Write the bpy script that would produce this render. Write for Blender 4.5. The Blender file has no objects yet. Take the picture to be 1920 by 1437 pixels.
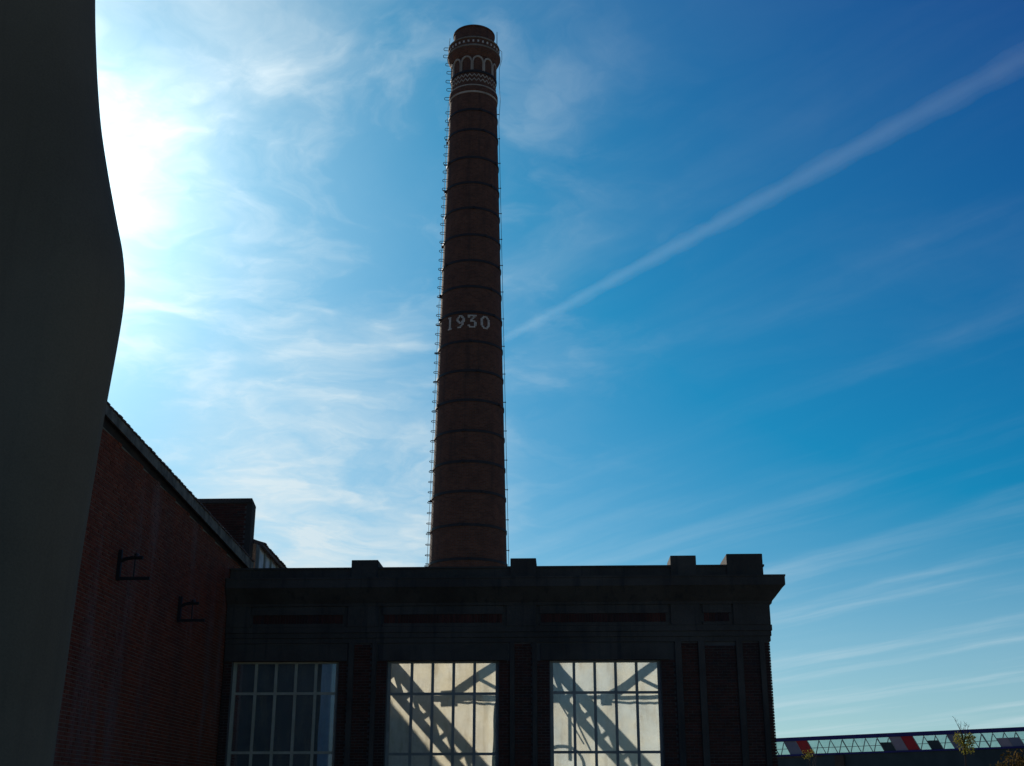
import bpy, math, random
from mathutils import Vector, Matrix
random.seed(7)
R = math.radians
S = bpy.context.scene
COL = S.collection

# ------------------------------------------------------------------ camera
cam_d = bpy.data.cameras.new('camera')
cam_d.sensor_width = 36.0
cam_d.lens = 43.69
cam_d.clip_start = 0.1
cam_d.clip_end = 30000
cam = bpy.data.objects.new('camera', cam_d)
COL.objects.link(cam)
cam.location = (0, 0, 1.6)
cam.rotation_euler = (R(90 + 19.213), 0, R(2.32))
S.camera = cam

# ------------------------------------------------------------------ sun and sky
SUN_EL, SUN_AZ = R(26.0), R(-27.0)          # azimuth from +Y towards +X
SUN = Vector((math.sin(SUN_AZ) * math.cos(SUN_EL), math.cos(SUN_AZ) * math.cos(SUN_EL), math.sin(SUN_EL)))
sl = bpy.data.lights.new('sun', 'SUN')
sl.energy = 4.6
sl.angle = R(0.5)
sl.color = (1.0, 0.93, 0.82)
so = bpy.data.objects.new('sun', sl)
COL.objects.link(so)
so.rotation_euler = SUN.to_track_quat('Z', 'Y').to_euler()

W = bpy.data.worlds.new('World')
S.world = W
W.use_nodes = True


class NT:
    """small node-tree writer"""
    def __init__(self, tree):
        self.t = tree
        self.n = tree.nodes
        self.n.clear()

    def add(self, kind, **kw):
        nd = self.n.new(kind)
        for k, v in kw.items():
            setattr(nd, k, v)
        return nd

    def put(self, sock, v):
        if hasattr(v, 'links') or isinstance(v, bpy.types.NodeSocket):
            self.t.links.new(v, sock)
        else:
            sock.default_value = v

    def math(self, op, a, b=None, c=None, clamp=False):
        nd = self.add('ShaderNodeMath', operation=op, use_clamp=clamp)
        self.put(nd.inputs[0], a)
        if b is not None:
            self.put(nd.inputs[1], b)
        if c is not None:
            self.put(nd.inputs[2], c)
        return nd.outputs[0]

    def vmath(self, op, a, b=None, out=0):
        nd = self.add('ShaderNodeVectorMath', operation=op)
        self.put(nd.inputs[0], a)
        if b is not None:
            self.put(nd.inputs[1], b)
        return nd.outputs[out]

    def mix(self, f, a, b, blend='MIX'):
        nd = self.add('ShaderNodeMix', data_type='RGBA', blend_type=blend)
        self.put(nd.inputs[0], f)
        self.put(nd.inputs[6], a)
        self.put(nd.inputs[7], b)
        return nd.outputs[2]

    def noise(self, vec, scale, detail=6, rough=0.55, dist=0.0, out=0):
        nd = self.add('ShaderNodeTexNoise')
        nd.inputs['Scale'].default_value = scale
        nd.inputs['Detail'].default_value = detail
        nd.inputs['Roughness'].default_value = rough
        nd.inputs['Distortion'].default_value = dist
        if vec is not None:
            self.put(nd.inputs['Vector'], vec)
        return nd.outputs[out]

    def ramp(self, f, lo, hi, a=0.0, b=1.0, smooth=True):
        nd = self.add('ShaderNodeMapRange')
        nd.interpolation_type = 'SMOOTHSTEP' if smooth else 'LINEAR'
        nd.clamp = True
        self.put(nd.inputs[0], f)
        nd.inputs[1].default_value = lo
        nd.inputs[2].default_value = hi
        nd.inputs[3].default_value = a
        nd.inputs[4].default_value = b
        return nd.outputs[0]

    def mapping(self, vec, loc=(0, 0, 0), rot=(0, 0, 0), scale=(1, 1, 1)):
        nd = self.add('ShaderNodeMapping')
        self.put(nd.inputs[0], vec)
        nd.inputs[1].default_value = loc
        nd.inputs[2].default_value = rot
        nd.inputs[3].default_value = scale
        return nd.outputs[0]


def build_sky():
    g = NT(W.node_tree)
    out = g.add('ShaderNodeOutputWorld')
    bg = g.add('ShaderNodeBackground')
    g.t.links.new(bg.outputs[0], out.inputs[0])
    sky = g.add('ShaderNodeTexSky', sky_type='NISHITA')
    sky.sun_disc = False
    sky.sun_elevation = SUN_EL
    sky.sun_rotation = SUN_AZ
    sky.altitude = 100
    sky.air_density = 1.0
    sky.dust_density = 0.4
    sky.ozone_density = 2.0
    tc = g.add('ShaderNodeTexCoord')
    d = g.vmath('NORMALIZE', tc.outputs['Generated'])
    sep = g.add('ShaderNodeSeparateXYZ')
    g.put(sep.inputs[0], d)
    # deep polarised azure: gain and black level on the clear sky, the same all round
    clear = g.vmath('MULTIPLY', sky.outputs[0], (0.86 * SKY_GAIN, 1.15 * SKY_GAIN, 1.20 * SKY_GAIN))
    clear = g.vmath('MAXIMUM', g.vmath('SUBTRACT', clear, (0.156, 0.104, 0.045)), (0.002, 0.008, 0.02))
    # thin cirrus, laid out on a high flat layer
    zz = g.math('MAXIMUM', g.math('ADD', sep.outputs[2], 0.10), 0.03)
    comb = g.add('ShaderNodeCombineXYZ')
    g.put(comb.inputs[0], g.math('DIVIDE', sep.outputs[0], zz))
    g.put(comb.inputs[1], g.math('DIVIDE', sep.outputs[1], zz))
    p = comb.outputs[0]
    warp = g.noise(p, 1.3, 5, 0.55, out=1)
    w3 = g.vmath('SUBTRACT', warp, (0.5, 0.5, 0.5))
    pw = g.vmath('ADD', p, g.vmath('MULTIPLY', w3, (0.7, 0.7, 0)))
    pv = g.vmath('ADD', p, g.vmath('MULTIPLY', w3, (0.16, 0.16, 0)))
    # long faint streaks running away from the viewer, and softer wisps across them
    streak = g.noise(g.mapping(g.mapping(pv, rot=(0, 0, R(-42))), scale=(3.0, 0.38, 1)), 1.5, 6, 0.56)
    wisp = g.noise(g.mapping(g.mapping(pw, rot=(0, 0, R(40))), loc=(3.1, 1.7, 0), scale=(1.0, 1.7, 1)), 1.6, 8, 0.56)
    puff = g.noise(g.mapping(pw, loc=(7.3, 2.2, 0)), 2.4, 9, 0.58)
    veil = g.noise(g.mapping(p, loc=(0.4, 5.2, 0)), 0.6, 3, 0.5)
    cosang = g.vmath('DOT_PRODUCT', d, tuple(SUN), out=1)
    ang = g.math('ARCCOSINE', g.math('MINIMUM', cosang, 0.99999))
    near = g.ramp(ang, R(6), R(31), 1.0, 0.0)
    s1 = g.ramp(streak, 0.44, 0.80)
    w1 = g.ramp(wisp, 0.43, 0.74)
    v1 = g.ramp(veil, 0.40, 0.70)
    # one denser bank low in the sky, ahead and to the left
    bank_dir = Vector((-0.185, 0.955, 0.232)).normalized()
    bang = g.math('ARCCOSINE', g.math('MINIMUM', g.vmath('DOT_PRODUCT', d, tuple(bank_dir), out=1), 0.99999))
    bank = g.math('MULTIPLY', g.ramp(bang, R(1.0), R(10.0), 1.0, 0.0), g.ramp(puff, 0.32, 0.58, 0.28, 1.0))
    cov = g.math('MULTIPLY', s1, g.math('ADD', g.math('MULTIPLY', v1, 0.11), 0.03))
    cov = g.math('ADD', cov, g.math('MULTIPLY', w1, g.math('ADD', g.math('MULTIPLY', near, 0.66), 0.02)))
    cov = g.math('ADD', cov, g.math('MULTIPLY', bank, 0.85))
    cov = g.math('ADD', cov, g.math('MULTIPLY', near, 0.06))
    mott = g.noise(g.mapping(pw, loc=(1.3, 4.4, 0)), 5.5, 8, 0.6)
    wide = g.ramp(ang, R(8), R(34), 1.0, 0.0)
    cov = g.math('MULTIPLY', cov, g.ramp(mott, 0.30, 0.66, 0.62, 1.25, False))
    cov = g.math('ADD', cov, g.math('MULTIPLY', wide, g.ramp(mott, 0.46, 0.74, 0.0, 0.34)))
    low = g.ramp(sep.outputs[2], 0.0, 0.24, 0.36, 0.0)
    lows = g.math('MULTIPLY', g.ramp(sep.outputs[2], 0.03, 0.30, 1.0, 0.0), g.math('MULTIPLY', s1, 0.34))
    cov = g.math('MINIMUM', g.math('ADD', g.math('ADD', cov, low), lows), 0.95)
    aur = g.math('ADD', g.math('MULTIPLY', g.math('EXPONENT', g.math('MULTIPLY', ang, -1 / R(3.4))), 4.2),
                 g.math('MULTIPLY', g.math('EXPONENT', g.math('MULTIPLY', ang, -1 / R(8.0))), 0.34))
    # cloud light grows towards the sun (forward scattering in ice cloud)
    ccol = g.vmath('SCALE', (0.80, 0.95, 1.02))
    g.put(ccol.node.inputs[3], g.math('ADD', 0.80, g.math('MULTIPLY', aur, 1.1)))
    aurv = g.add('ShaderNodeCombineXYZ')
    for i, k in enumerate((0.34, 0.44, 0.44)):
        g.put(aurv.inputs[i], g.math('MULTIPLY', aur, k))
    broad = g.math('EXPONENT', g.math('MULTIPLY', ang, -1 / R(20.0)))
    bv = g.add('ShaderNodeCombineXYZ')
    for i, k in enumerate((0.06, 0.24, 0.34)):
        g.put(bv.inputs[i], g.math('MULTIPLY', broad, k))
    skyc = g.vmath('ADD', g.vmath('ADD', clear, bv.outputs[0]), aurv.outputs[0])
    g.put(bg.inputs[0], g.mix(cov, skyc, ccol))
    bg.inputs[1].default_value = 1.0


SKY_GAIN = 0.06
build_sky()

vs = S.view_settings
vs.view_transform = 'Standard'
vs.look = 'None'
vs.exposure = 0.0
vs.gamma = 1.0
vs.use_curve_mapping = False
S.display_settings.display_device = 'sRGB'
try:
    S.cycles.max_bounces = 8
    S.cycles.transparent_max_bounces = 16
except Exception:
    pass

# ------------------------------------------------------------------ materials


def mat(name):
    m = bpy.data.materials.new(name)
    m.use_nodes = True
    g = NT(m.node_tree)
    out = g.add('ShaderNodeOutputMaterial')
    return m, g, out


def principled(g, out, base, rough=0.85, bump=None, spec=0.3, bump_s=0.4, bump_d=0.01, metal=0.0):
    b = g.add('ShaderNodeBsdfPrincipled')
    g.put(b.inputs['Base Color'], base)
    g.put(b.inputs['Roughness'], rough)
    b.inputs['Specular IOR Level'].default_value = spec
    b.inputs['Metallic'].default_value = metal
    if bump is not None:
        bn = g.add('ShaderNodeBump')
        bn.inputs['Strength'].default_value = bump_s
        bn.inputs['Distance'].default_value = bump_d
        g.put(bn.inputs['Height'], bump)
        g.t.links.new(bn.outputs[0], b.inputs['Normal'])
    g.t.links.new(b.outputs[0], out.inputs[0])
    return b


def world_pos(g):
    return g.add('ShaderNodeNewGeometry').outputs['Position']


def rough_mat(name, c1, c2, scale=1.2, rough=0.85, fine=26, bump_d=0.006, spec=0.25, streaks=0.0):
    """two-tone weathered surface with fine grain; streaks = rain marks running down"""
    m, g, out = mat(name)
    p = world_pos(g)
    a = g.ramp(g.noise(p, scale, 6, 0.6), 0.3, 0.7)
    col = g.mix(a, c1 + (1,), c2 + (1,))
    f = g.noise(p, fine, 4, 0.65)
    col = g.mix(0.35, col, g.mix(f, (0.25, 0.25, 0.25, 1), (1.5, 1.5, 1.5, 1)), 'MULTIPLY')
    if streaks:
        st = g.noise(g.mapping(p, scale=(1, 1, 0.07)), 5.0, 5, 0.6)
        col = g.mix(g.math('MULTIPLY', g.ramp(st, 0.5, 0.72), streaks), col, (0.03, 0.028, 0.026, 1))
    principled(g, out, col, rough, f, spec, 0.5, bump_d)
    return m


def brick_mat(name, c_lo, c_hi, soot=0.4, pale=0.0, burnt=1.0):
    m, g, out = mat(name)
    geo = g.add('ShaderNodeNewGeometry')
    oi = g.add('ShaderNodeObjectInfo')
    rnd = g.math('FRACT', g.math('ADD', geo.outputs['Random Per Island'], oi.outputs['Random']))
    p = geo.outputs['Position']
    col = g.mix(rnd, c_lo + (1,), c_hi + (1,))
    rnd2 = g.math('FRACT', g.math('MULTIPLY', rnd, 17.3))
    col = g.mix(g.math('MULTIPLY', g.ramp(rnd2, 0.93, 0.96), 0.2 + 0.4 * burnt), col, (0.045, 0.03, 0.028, 1))           # a few burnt headers
    big = g.ramp(g.noise(g.mapping(p, scale=(1, 1, 0.45)), 0.55, 5, 0.6), 0.42, 0.66)
    col = g.mix(g.math('MULTIPLY', big, soot), col, (0.028, 0.022, 0.02, 1))
    if pale:
        st = g.noise(g.mapping(p, scale=(1, 1, 0.16)), 0.9, 6, 0.6)
        col = g.mix(g.math('MULTIPLY', g.ramp(st, 0.54, 0.7), pale), col, (0.30, 0.25, 0.23, 1))
    f = g.noise(p, 45, 4, 0.7)
    col = g.mix(0.4, col, g.mix(f, (0.3, 0.3, 0.3, 1), (1.4, 1.4, 1.4, 1)), 'MULTIPLY')
    principled(g, out, col, 0.88, f, 0.22, 0.6, 0.004)
    return m


def chimney_mat(name, c_lo, c_hi):
    """courses of small bricks wrapped round the shaft (each under ten pixels)"""
    m, g, out = mat(name)
    tc = g.add('ShaderNodeTexCoord')
    sep = g.add('ShaderNodeSeparateXYZ')
    g.put(sep.inputs[0], tc.outputs['Object'])
    th = g.math('ARCTAN2', sep.outputs[1], sep.outputs[0])
    cb = g.add('ShaderNodeCombineXYZ')
    g.put(cb.inputs[0], g.math('MULTIPLY', th, 1.65))
    g.put(cb.inputs[1], sep.outputs[2])
    bt = g.add('ShaderNodeTexBrick')
    g.put(bt.inputs['Vector'], cb.outputs[0])
    bt.inputs['Scale'].default_value = 1.0
    bt.inputs['Brick Width'].default_value = 0.22
    bt.inputs['Row Height'].default_value = 0.074
    bt.inputs['Mortar Size'].default_value = 0.006
    bt.inputs['Mortar Smooth'].default_value = 0.2
    bt.inputs['Color1'].default_value = c_lo + (1,)
    bt.inputs['Color2'].default_value = c_hi + (1,)
    bt.inputs['Mortar'].default_value = (0.10, 0.09, 0.08, 1)
    p = cb.outputs[0]
    blot = g.ramp(g.noise(p, 1.6, 6, 0.65), 0.36, 0.68)
    col = g.mix(g.math('MULTIPLY', blot, 0.3), bt.outputs[0], (0.025, 0.02, 0.018, 1))
    st = g.ramp(g.noise(g.mapping(p, scale=(1.6, 0.10, 1)), 2.0, 6, 0.6), 0.5, 0.75)
    col = g.mix(g.math('MULTIPLY', st, 0.5), col, (0.03, 0.026, 0.024, 1))
    f = g.noise(p, 9, 6, 0.7)
    col = g.mix(0.5, col, g.mix(f, (0.35, 0.35, 0.35, 1), (1.5, 1.45, 1.4, 1)), 'MULTIPLY')
    h = g.math('SUBTRACT', f, g.math('MULTIPLY', bt.outputs[1], 0.8))
    principled(g, out, col, 0.9, h, 0.2, 0.6, 0.008)
    return m


def glass_mat(name, tint=(1, 1, 1), rough=0.02, dirt_skylight=0.06, dcol=(0.3, 0.3, 0.28)):  # diffuse film: dirt on windows, painted sky brightness on the clerestory
    m, g, out = mat(name)
    tr = g.add('ShaderNodeBsdfTransparent')
    tr.inputs[0].default_value = tint + (1,)
    gl = g.add('ShaderNodeBsdfGlossy')
    gl.inputs['Roughness'].default_value = rough
    fr = g.add('ShaderNodeFresnel')
    fr.inputs[0].default_value = 1.5
    df = g.add('ShaderNodeBsdfDiffuse')
    df.inputs[0].default_value = dcol + (1,)
    mx0 = g.add('ShaderNodeMixShader')
    n = g.noise(world_pos(g), 3.0, 5, 0.6)
    g.put(mx0.inputs[0], g.math('MULTIPLY', n, dirt_skylight * 2, clamp=True))
    g.t.links.new(tr.outputs[0], mx0.inputs[1])
    g.t.links.new(df.outputs[0], mx0.inputs[2])
    mx = g.add('ShaderNodeMixShader')
    g.t.links.new(fr.outputs[0], mx.inputs[0])
    g.t.links.new(mx0.outputs[0], mx.inputs[1])
    g.t.links.new(gl.outputs[0], mx.inputs[2])
    g.t.links.new(mx.outputs[0], out.inputs[0])
    return m


def sheet_mat(name, c1, c2, trans):
    """thin stained plastic sheeting that lets daylight through"""
    m, g, out = mat(name)
    p = world_pos(g)
    a = g.ramp(g.noise(p, 1.1, 7, 0.65), 0.38, 0.62)
    col = g.mix(a, c1 + (1,), c2 + (1,))
    gr = g.noise(p, 14, 5, 0.7)
    col = g.mix(0.22, col, g.mix(gr, (0.4, 0.38, 0.34, 1), (1.3, 1.3, 1.3, 1)), 'MULTIPLY')
    st = g.noise(g.mapping(p, scale=(1, 1, 0.25)), 4.0, 6, 0.65)
    col = g.mix(g.math('MULTIPLY', g.ramp(st, 0.46, 0.72), 0.45), col, (0.46, 0.36, 0.24, 1))
    df = g.add('ShaderNodeBsdfDiffuse')
    tl = g.add('ShaderNodeBsdfTranslucent')
    g.put(df.inputs[0], col)
    g.put(tl.inputs[0], col)
    bn = g.add('ShaderNodeBump')
    bn.inputs['Strength'].default_value = 0.3
    bn.inputs['Distance'].default_value = 0.02
    g.put(bn.inputs['Height'], g.noise(g.mapping(p, scale=(2.2, 1, 0.5)), 2.2, 4, 0.55))
    g.t.links.new(bn.outputs[0], df.inputs['Normal'])
    g.t.links.new(bn.outputs[0], tl.inputs['Normal'])
    mx = g.add('ShaderNodeMixShader')
    mx.inputs[0].default_value = trans
    g.t.links.new(df.outputs[0], mx.inputs[1])
    g.t.links.new(tl.outputs[0], mx.inputs[2])
    g.t.links.new(mx.outputs[0], out.inputs[0])
    return m


def leaf_mat(name, c1, c2):
    m, g, out = mat(name)
    geo = g.add('ShaderNodeNewGeometry')
    col = g.mix(geo.outputs['Random Per Island'], c1 + (1,), c2 + (1,))
    df = g.add('ShaderNodeBsdfDiffuse')
    tl = g.add('ShaderNodeBsdfTranslucent')
    g.put(df.inputs[0], col)
    g.put(tl.inputs[0], col)
    mx = g.add('ShaderNodeMixShader')
    mx.inputs[0].default_value = 0.45
    g.t.links.new(df.outputs[0], mx.inputs[1])
    g.t.links.new(tl.outputs[0], mx.inputs[2])
    g.t.links.new(mx.outputs[0], out.inputs[0])
    return m


M = {}
M['gravel'] = rough_mat('bounce_gravel', (0.19, 0.165, 0.135), (0.26, 0.23, 0.19), 0.3, 0.9, 30)  # unseen yard surface, made pale and warm to bounce fill light upward
M['mortar'] = rough_mat('mortar', (0.085, 0.07, 0.055), (0.13, 0.11, 0.09), 0.8, 0.95, 40)
M['brick_hall'] = brick_mat('hall_brick', (0.165, 0.034, 0.012), (0.24, 0.052, 0.020), 0.3, 0.22, burnt=0.0)
M['brick_fac'] = brick_mat('factory_brick', (0.062, 0.022, 0.013), (0.108, 0.034, 0.021), 0.55)
M['concrete'] = rough_mat('sooty_concrete', (0.058, 0.045, 0.033), (0.098, 0.078, 0.058), 0.7, 0.9, 22, 0.008, 0.2, 0.6)
M['stone'] = rough_mat('light_stone', (0.30, 0.245, 0.185), (0.44, 0.37, 0.29), 1.5, 0.85, 20, 0.006, 0.2, 0.3)
M['white_brick'] = rough_mat('white_glazed_brick', (0.36, 0.31, 0.24), (0.66, 0.58, 0.47), 9.0, 0.5, 12, 0.003, 0.4)
M['pale_mortar'] = rough_mat('pale_mortar', (0.17, 0.14, 0.10), (0.23, 0.19, 0.14), 0.8, 0.95, 40)
M['stone_dark'] = rough_mat('sooty_stone', (0.17, 0.14, 0.105), (0.25, 0.21, 0.16), 1.5, 0.85, 20, 0.006, 0.2, 0.4)
M['chimney'] = chimney_mat('chimney_brick', (0.100, 0.041, 0.022), (0.150, 0.061, 0.034))
M['iron'] = rough_mat('rusty_iron', (0.012, 0.010, 0.010), (0.024, 0.019, 0.016), 3.0, 0.7, 30, 0.002, 0.4)
M['steel'] = rough_mat('galvanised_steel', (0.16, 0.17, 0.18), (0.24, 0.24, 0.24), 3.0, 0.5, 30, 0.001, 0.4)
M['plaster'] = rough_mat('grey_plaster', (0.118, 0.098, 0.064), (0.150, 0.126, 0.084), 0.5, 0.9, 60, 0.003, 0.2, 0.15)
M['tile'] = rough_mat('weathered_tile', (0.10, 0.06, 0.05), (0.16, 0.11, 0.09), 3.0, 0.85, 25, 0.006)
M['fascia'] = rough_mat('fascia_board', (0.10, 0.08, 0.055), (0.24, 0.20, 0.145), 3.4, 0.85, 22, 0.004, 0.2, 0.5)
M['soffit'] = rough_mat('soffit_board', (0.04, 0.034, 0.03), (0.06, 0.05, 0.045), 2.0, 0.9, 25)
M['frame_pale'] = rough_mat('cream_window_paint', (0.42, 0.36, 0.24), (0.52, 0.45, 0.31), 2.5, 0.6, 25, 0.001, 0.3)
M['frame_grey'] = rough_mat('grey_window_paint', (0.22, 0.205, 0.165), (0.30, 0.28, 0.23), 2.5, 0.6, 25, 0.001, 0.3)
M['glass'] = glass_mat('window_glass', (0.95, 0.97, 0.96), 0.02, 0.10, (0.35, 0.33, 0.28))
M['roof_glass'] = glass_mat('roof_glass', (0.72, 0.83, 0.82), 0.05, 0.12)
M['sky_pale_glass'] = glass_mat('sky_pale_glass', (0.75, 0.85, 0.88), 0.1, 0.9, (0.78, 0.82, 0.80))  # pale diffuse colour painted in for sky showing in the clerestory
M['sheet_warm'] = sheet_mat('cream_sheeting', (0.86, 0.76, 0.58), (0.88, 0.81, 0.68), 0.70)
M['sheet_cool'] = sheet_mat('white_sheeting', (0.84, 0.79, 0.66), (0.77, 0.79, 0.75), 0.66)
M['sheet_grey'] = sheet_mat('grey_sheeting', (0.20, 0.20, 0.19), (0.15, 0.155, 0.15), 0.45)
M['sheet_blue'] = sheet_mat('pale_blue_sheeting', (0.46, 0.58, 0.70), (0.38, 0.52, 0.66), 0.6)
M['panel_red'] = rough_mat('red_panel', (0.36, 0.012, 0.014), (0.42, 0.016, 0.018), 1.0, 0.5, 20, 0.001)
M['panel_grey'] = rough_mat('slate_grey_panel', (0.15, 0.15, 0.19), (0.18, 0.18, 0.22), 1.0, 0.6, 20, 0.001)
M['panel_mauve'] = rough_mat('mauve_grey_panel', (0.27, 0.21, 0.23), (0.31, 0.25, 0.26), 1.0, 0.6, 20, 0.001)
M['panel_dark'] = rough_mat('dark_green_panel', (0.022, 0.035, 0.035), (0.035, 0.05, 0.05), 1.0, 0.6, 20, 0.001)
M['beam_blue'] = rough_mat('navy_beam_paint', (0.012, 0.010, 0.09), (0.018, 0.014, 0.13), 1.0, 0.5, 20, 0.001)
M['leaf_yellow'] = leaf_mat('yellow_green_leaf', (0.30, 0.25, 0.04), (0.16, 0.17, 0.04))
M['leaf_brown'] = leaf_mat('autumn_leaf', (0.13, 0.075, 0.025), (0.06, 0.055, 0.02))
M['bark'] = rough_mat('bark', (0.035, 0.027, 0.02), (0.06, 0.045, 0.035), 5.0, 0.95, 30, 0.01)
M['porcelain'] = rough_mat('brown_porcelain', (0.05, 0.03, 0.022), (0.06, 0.04, 0.03), 4.0, 0.3, 20, 0.001)

# ------------------------------------------------------------------ mesh writers


class MB:
    def __init__(self):
        self.v, self.f = [], []

    def poly(self, vs, fs):
        o = len(self.v)
        self.v += [tuple(p) for p in vs]
        self.f += [tuple(i + o for i in q) for q in fs]
        return self

    def box(self, x0, x1, y0, y1, z0, z1):
        return self.poly([(x0, y0, z0), (x1, y0, z0), (x1, y1, z0), (x0, y1, z0),
                          (x0, y0, z1), (x1, y0, z1), (x1, y1, z1), (x0, y1, z1)],
                         [(3, 2, 1, 0), (4, 5, 6, 7), (0, 1, 5, 4), (1, 2, 6, 5), (2, 3, 7, 6), (3, 0, 4, 7)])

    def bar(self, a, b, w, h, up=(0, 0, 1)):
        """rectangular bar from a to b: w sideways, h along 'up'"""
        a, b = Vector(a), Vector(b)
        t = (b - a).normalized()
        s = t.cross(Vector(up)).normalized() * (w / 2)
        u = s.cross(t).normalized() * (h / 2)
        vs = [a - s - u, a + s - u, a + s + u, a - s + u, b - s - u, b + s - u, b + s + u, b - s + u]
        return self.poly(vs, [(0, 1, 2, 3), (7, 6, 5, 4), (1, 0, 4, 5), (2, 1, 5, 6), (3, 2, 6, 7), (0, 3, 7, 4)])

    def tube(self, pts, rad, n=6, closed=False):
        pts = [Vector(p) for p in pts]
        rs = rad if isinstance(rad, (list, tuple)) else [rad] * len(pts)
        o = len(self.v)
        k = len(pts)
        for i, p in enumerate(pts):
            t = (pts[min(i + 1, k - 1)] - pts[max(i - 1, 0)]).normalized()
            ref = Vector((0, 0, 1)) if abs(t.z) < 0.9 else Vector((1, 0, 0))
            s = t.cross(ref).normalized()
            u = s.cross(t).normalized()
            for j in range(n):
                a = 2 * math.pi * j / n
                self.v.append(tuple(p + (s * math.cos(a) + u * math.sin(a)) * rs[i]))
        for i in range(k - 1):
            for j in range(n):
                j2 = (j + 1) % n
                self.f.append((o + i * n + j, o + i * n + j2, o + (i + 1) * n + j2, o + (i + 1) * n + j))
        self.f.append(tuple(o + j for j in range(n))[::-1])
        self.f.append(tuple(o + (k - 1) * n + j for j in range(n)))
        return self

    def lathe(self, prof, n=64, a0=0.0, a1=2 * math.pi, c=(0, 0)):
        """closed profile [(r, z)...] swept round the z axis at c"""
        o = len(self.v)
        k = len(prof)
        full = abs(a1 - a0 - 2 * math.pi) < 1e-6
        cols = n if full else n + 1
        for i in range(cols):
            a = a0 + (a1 - a0) * i / n
            for r, z in prof:
                self.v.append((c[0] + r * math.cos(a), c[1] + r * math.sin(a), z))
        for i in range(n):
            i2 = (i + 1) % cols
            for j in range(k):
                j2 = (j + 1) % k
                self.f.append((o + i * k + j, o + i2 * k + j, o + i2 * k + j2, o + i * k + j2))
        if not full:
            self.f.append(tuple(o + j for j in range(k)))
            self.f.append(tuple(o + (cols - 1) * k + j for j in range(k))[::-1])
        return self

    def prism(self, outline, axis, lo, hi):
        """closed 2-D outline pulled along an axis ('x': outline is (y,z); 'y': outline is (x,z))"""
        k = len(outline)
        mk = (lambda t, q: (t, q[0], q[1])) if axis == 'x' else (lambda t, q: (q[0], t, q[1]))
        vs = [mk(lo, q) for q in outline] + [mk(hi, q) for q in outline]
        fs = [tuple(range(k))[::-1], tuple(range(k, 2 * k))]
        fs += [(i, (i + 1) % k, k + (i + 1) % k, k + i) for i in range(k)]
        return self.poly(vs, fs)

    def build(self, name, m, parent=None, smooth=False, kind=None):
        me = bpy.data.meshes.new(name)
        me.from_pydata(self.v, [], self.f)
        me.validate()
        import bmesh
        bm = bmesh.new()
        bm.from_mesh(me)
        bmesh.ops.recalc_face_normals(bm, faces=bm.faces)
        bm.to_mesh(me)
        bm.free()
        me.materials.append(M[m] if isinstance(m, str) else m)
        if smooth:
            for pl in me.polygons:
                pl.use_smooth = True
        o = bpy.data.objects.new(name, me)
        COL.objects.link(o)
        if parent is not None:
            o.parent = parent
            o.matrix_parent_inverse = Matrix.Translation(-abs_loc(parent))
        if kind:
            o['kind'] = kind
        return o


def abs_loc(o):
    return Vector(o.get('_base', (0, 0, 0))) if False else BASE.get(o.name, Vector((0, 0, 0)))


BASE = {}


def thing(name, label, cat, loc=(0, 0, 0), group=None):
    o = bpy.data.objects.new(name, None)
    COL.objects.link(o)
    o.location = loc
    BASE[o.name] = Vector(loc)
    o['label'] = label
    o['category'] = cat
    if group:
        o['group'] = group
    return o


def tag(o, label, cat, group=None, kind=None):
    o['label'] = label
    o['category'] = cat
    if group:
        o['group'] = group
    if kind:
        o['kind'] = kind
    return o


def copy_part(src, parent, mw):
    """a copy of a part (sharing its mesh) at world offset mw"""
    c = src.copy()
    COL.objects.link(c)
    c.parent = parent
    c.matrix_parent_inverse = Matrix.Translation(-abs_loc(parent))
    c.matrix_basis = mw
    return c


BRICK_MESH = {}


def brick_mesh(key, m, L, H, D):
    """a few slightly uneven brick bodies, centred, front face towards -y"""
    if key in BRICK_MESH:
        return BRICK_MESH[key]
    rng = random.Random(key)
    out = []
    for _ in range(8):
        mb = MB()
        l, h, d = L / 2, H / 2, D
        j = lambda a: rng.uniform(-a, a)
        vs = []
        for (sx, y, sz) in [(-1, 0, -1), (1, 0, -1), (1, d, -1), (-1, d, -1), (-1, 0, 1), (1, 0, 1), (1, d, 1), (-1, d, 1)]:
            vs.append((sx * l + j(0.003), y + j(0.003), sz * h + j(0.0022)))
        mb.poly(vs, [(3, 2, 1, 0), (4, 5, 6, 7), (0, 1, 5, 4), (1, 2, 6, 5), (2, 3, 7, 6), (3, 0, 4, 7)])
        me = bpy.data.meshes.new('brick')
        me.from_pydata(mb.v, [], mb.f)
        me.materials.append(M[m])
        out.append(me)
    BRICK_MESH[key] = out
    return out


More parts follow.
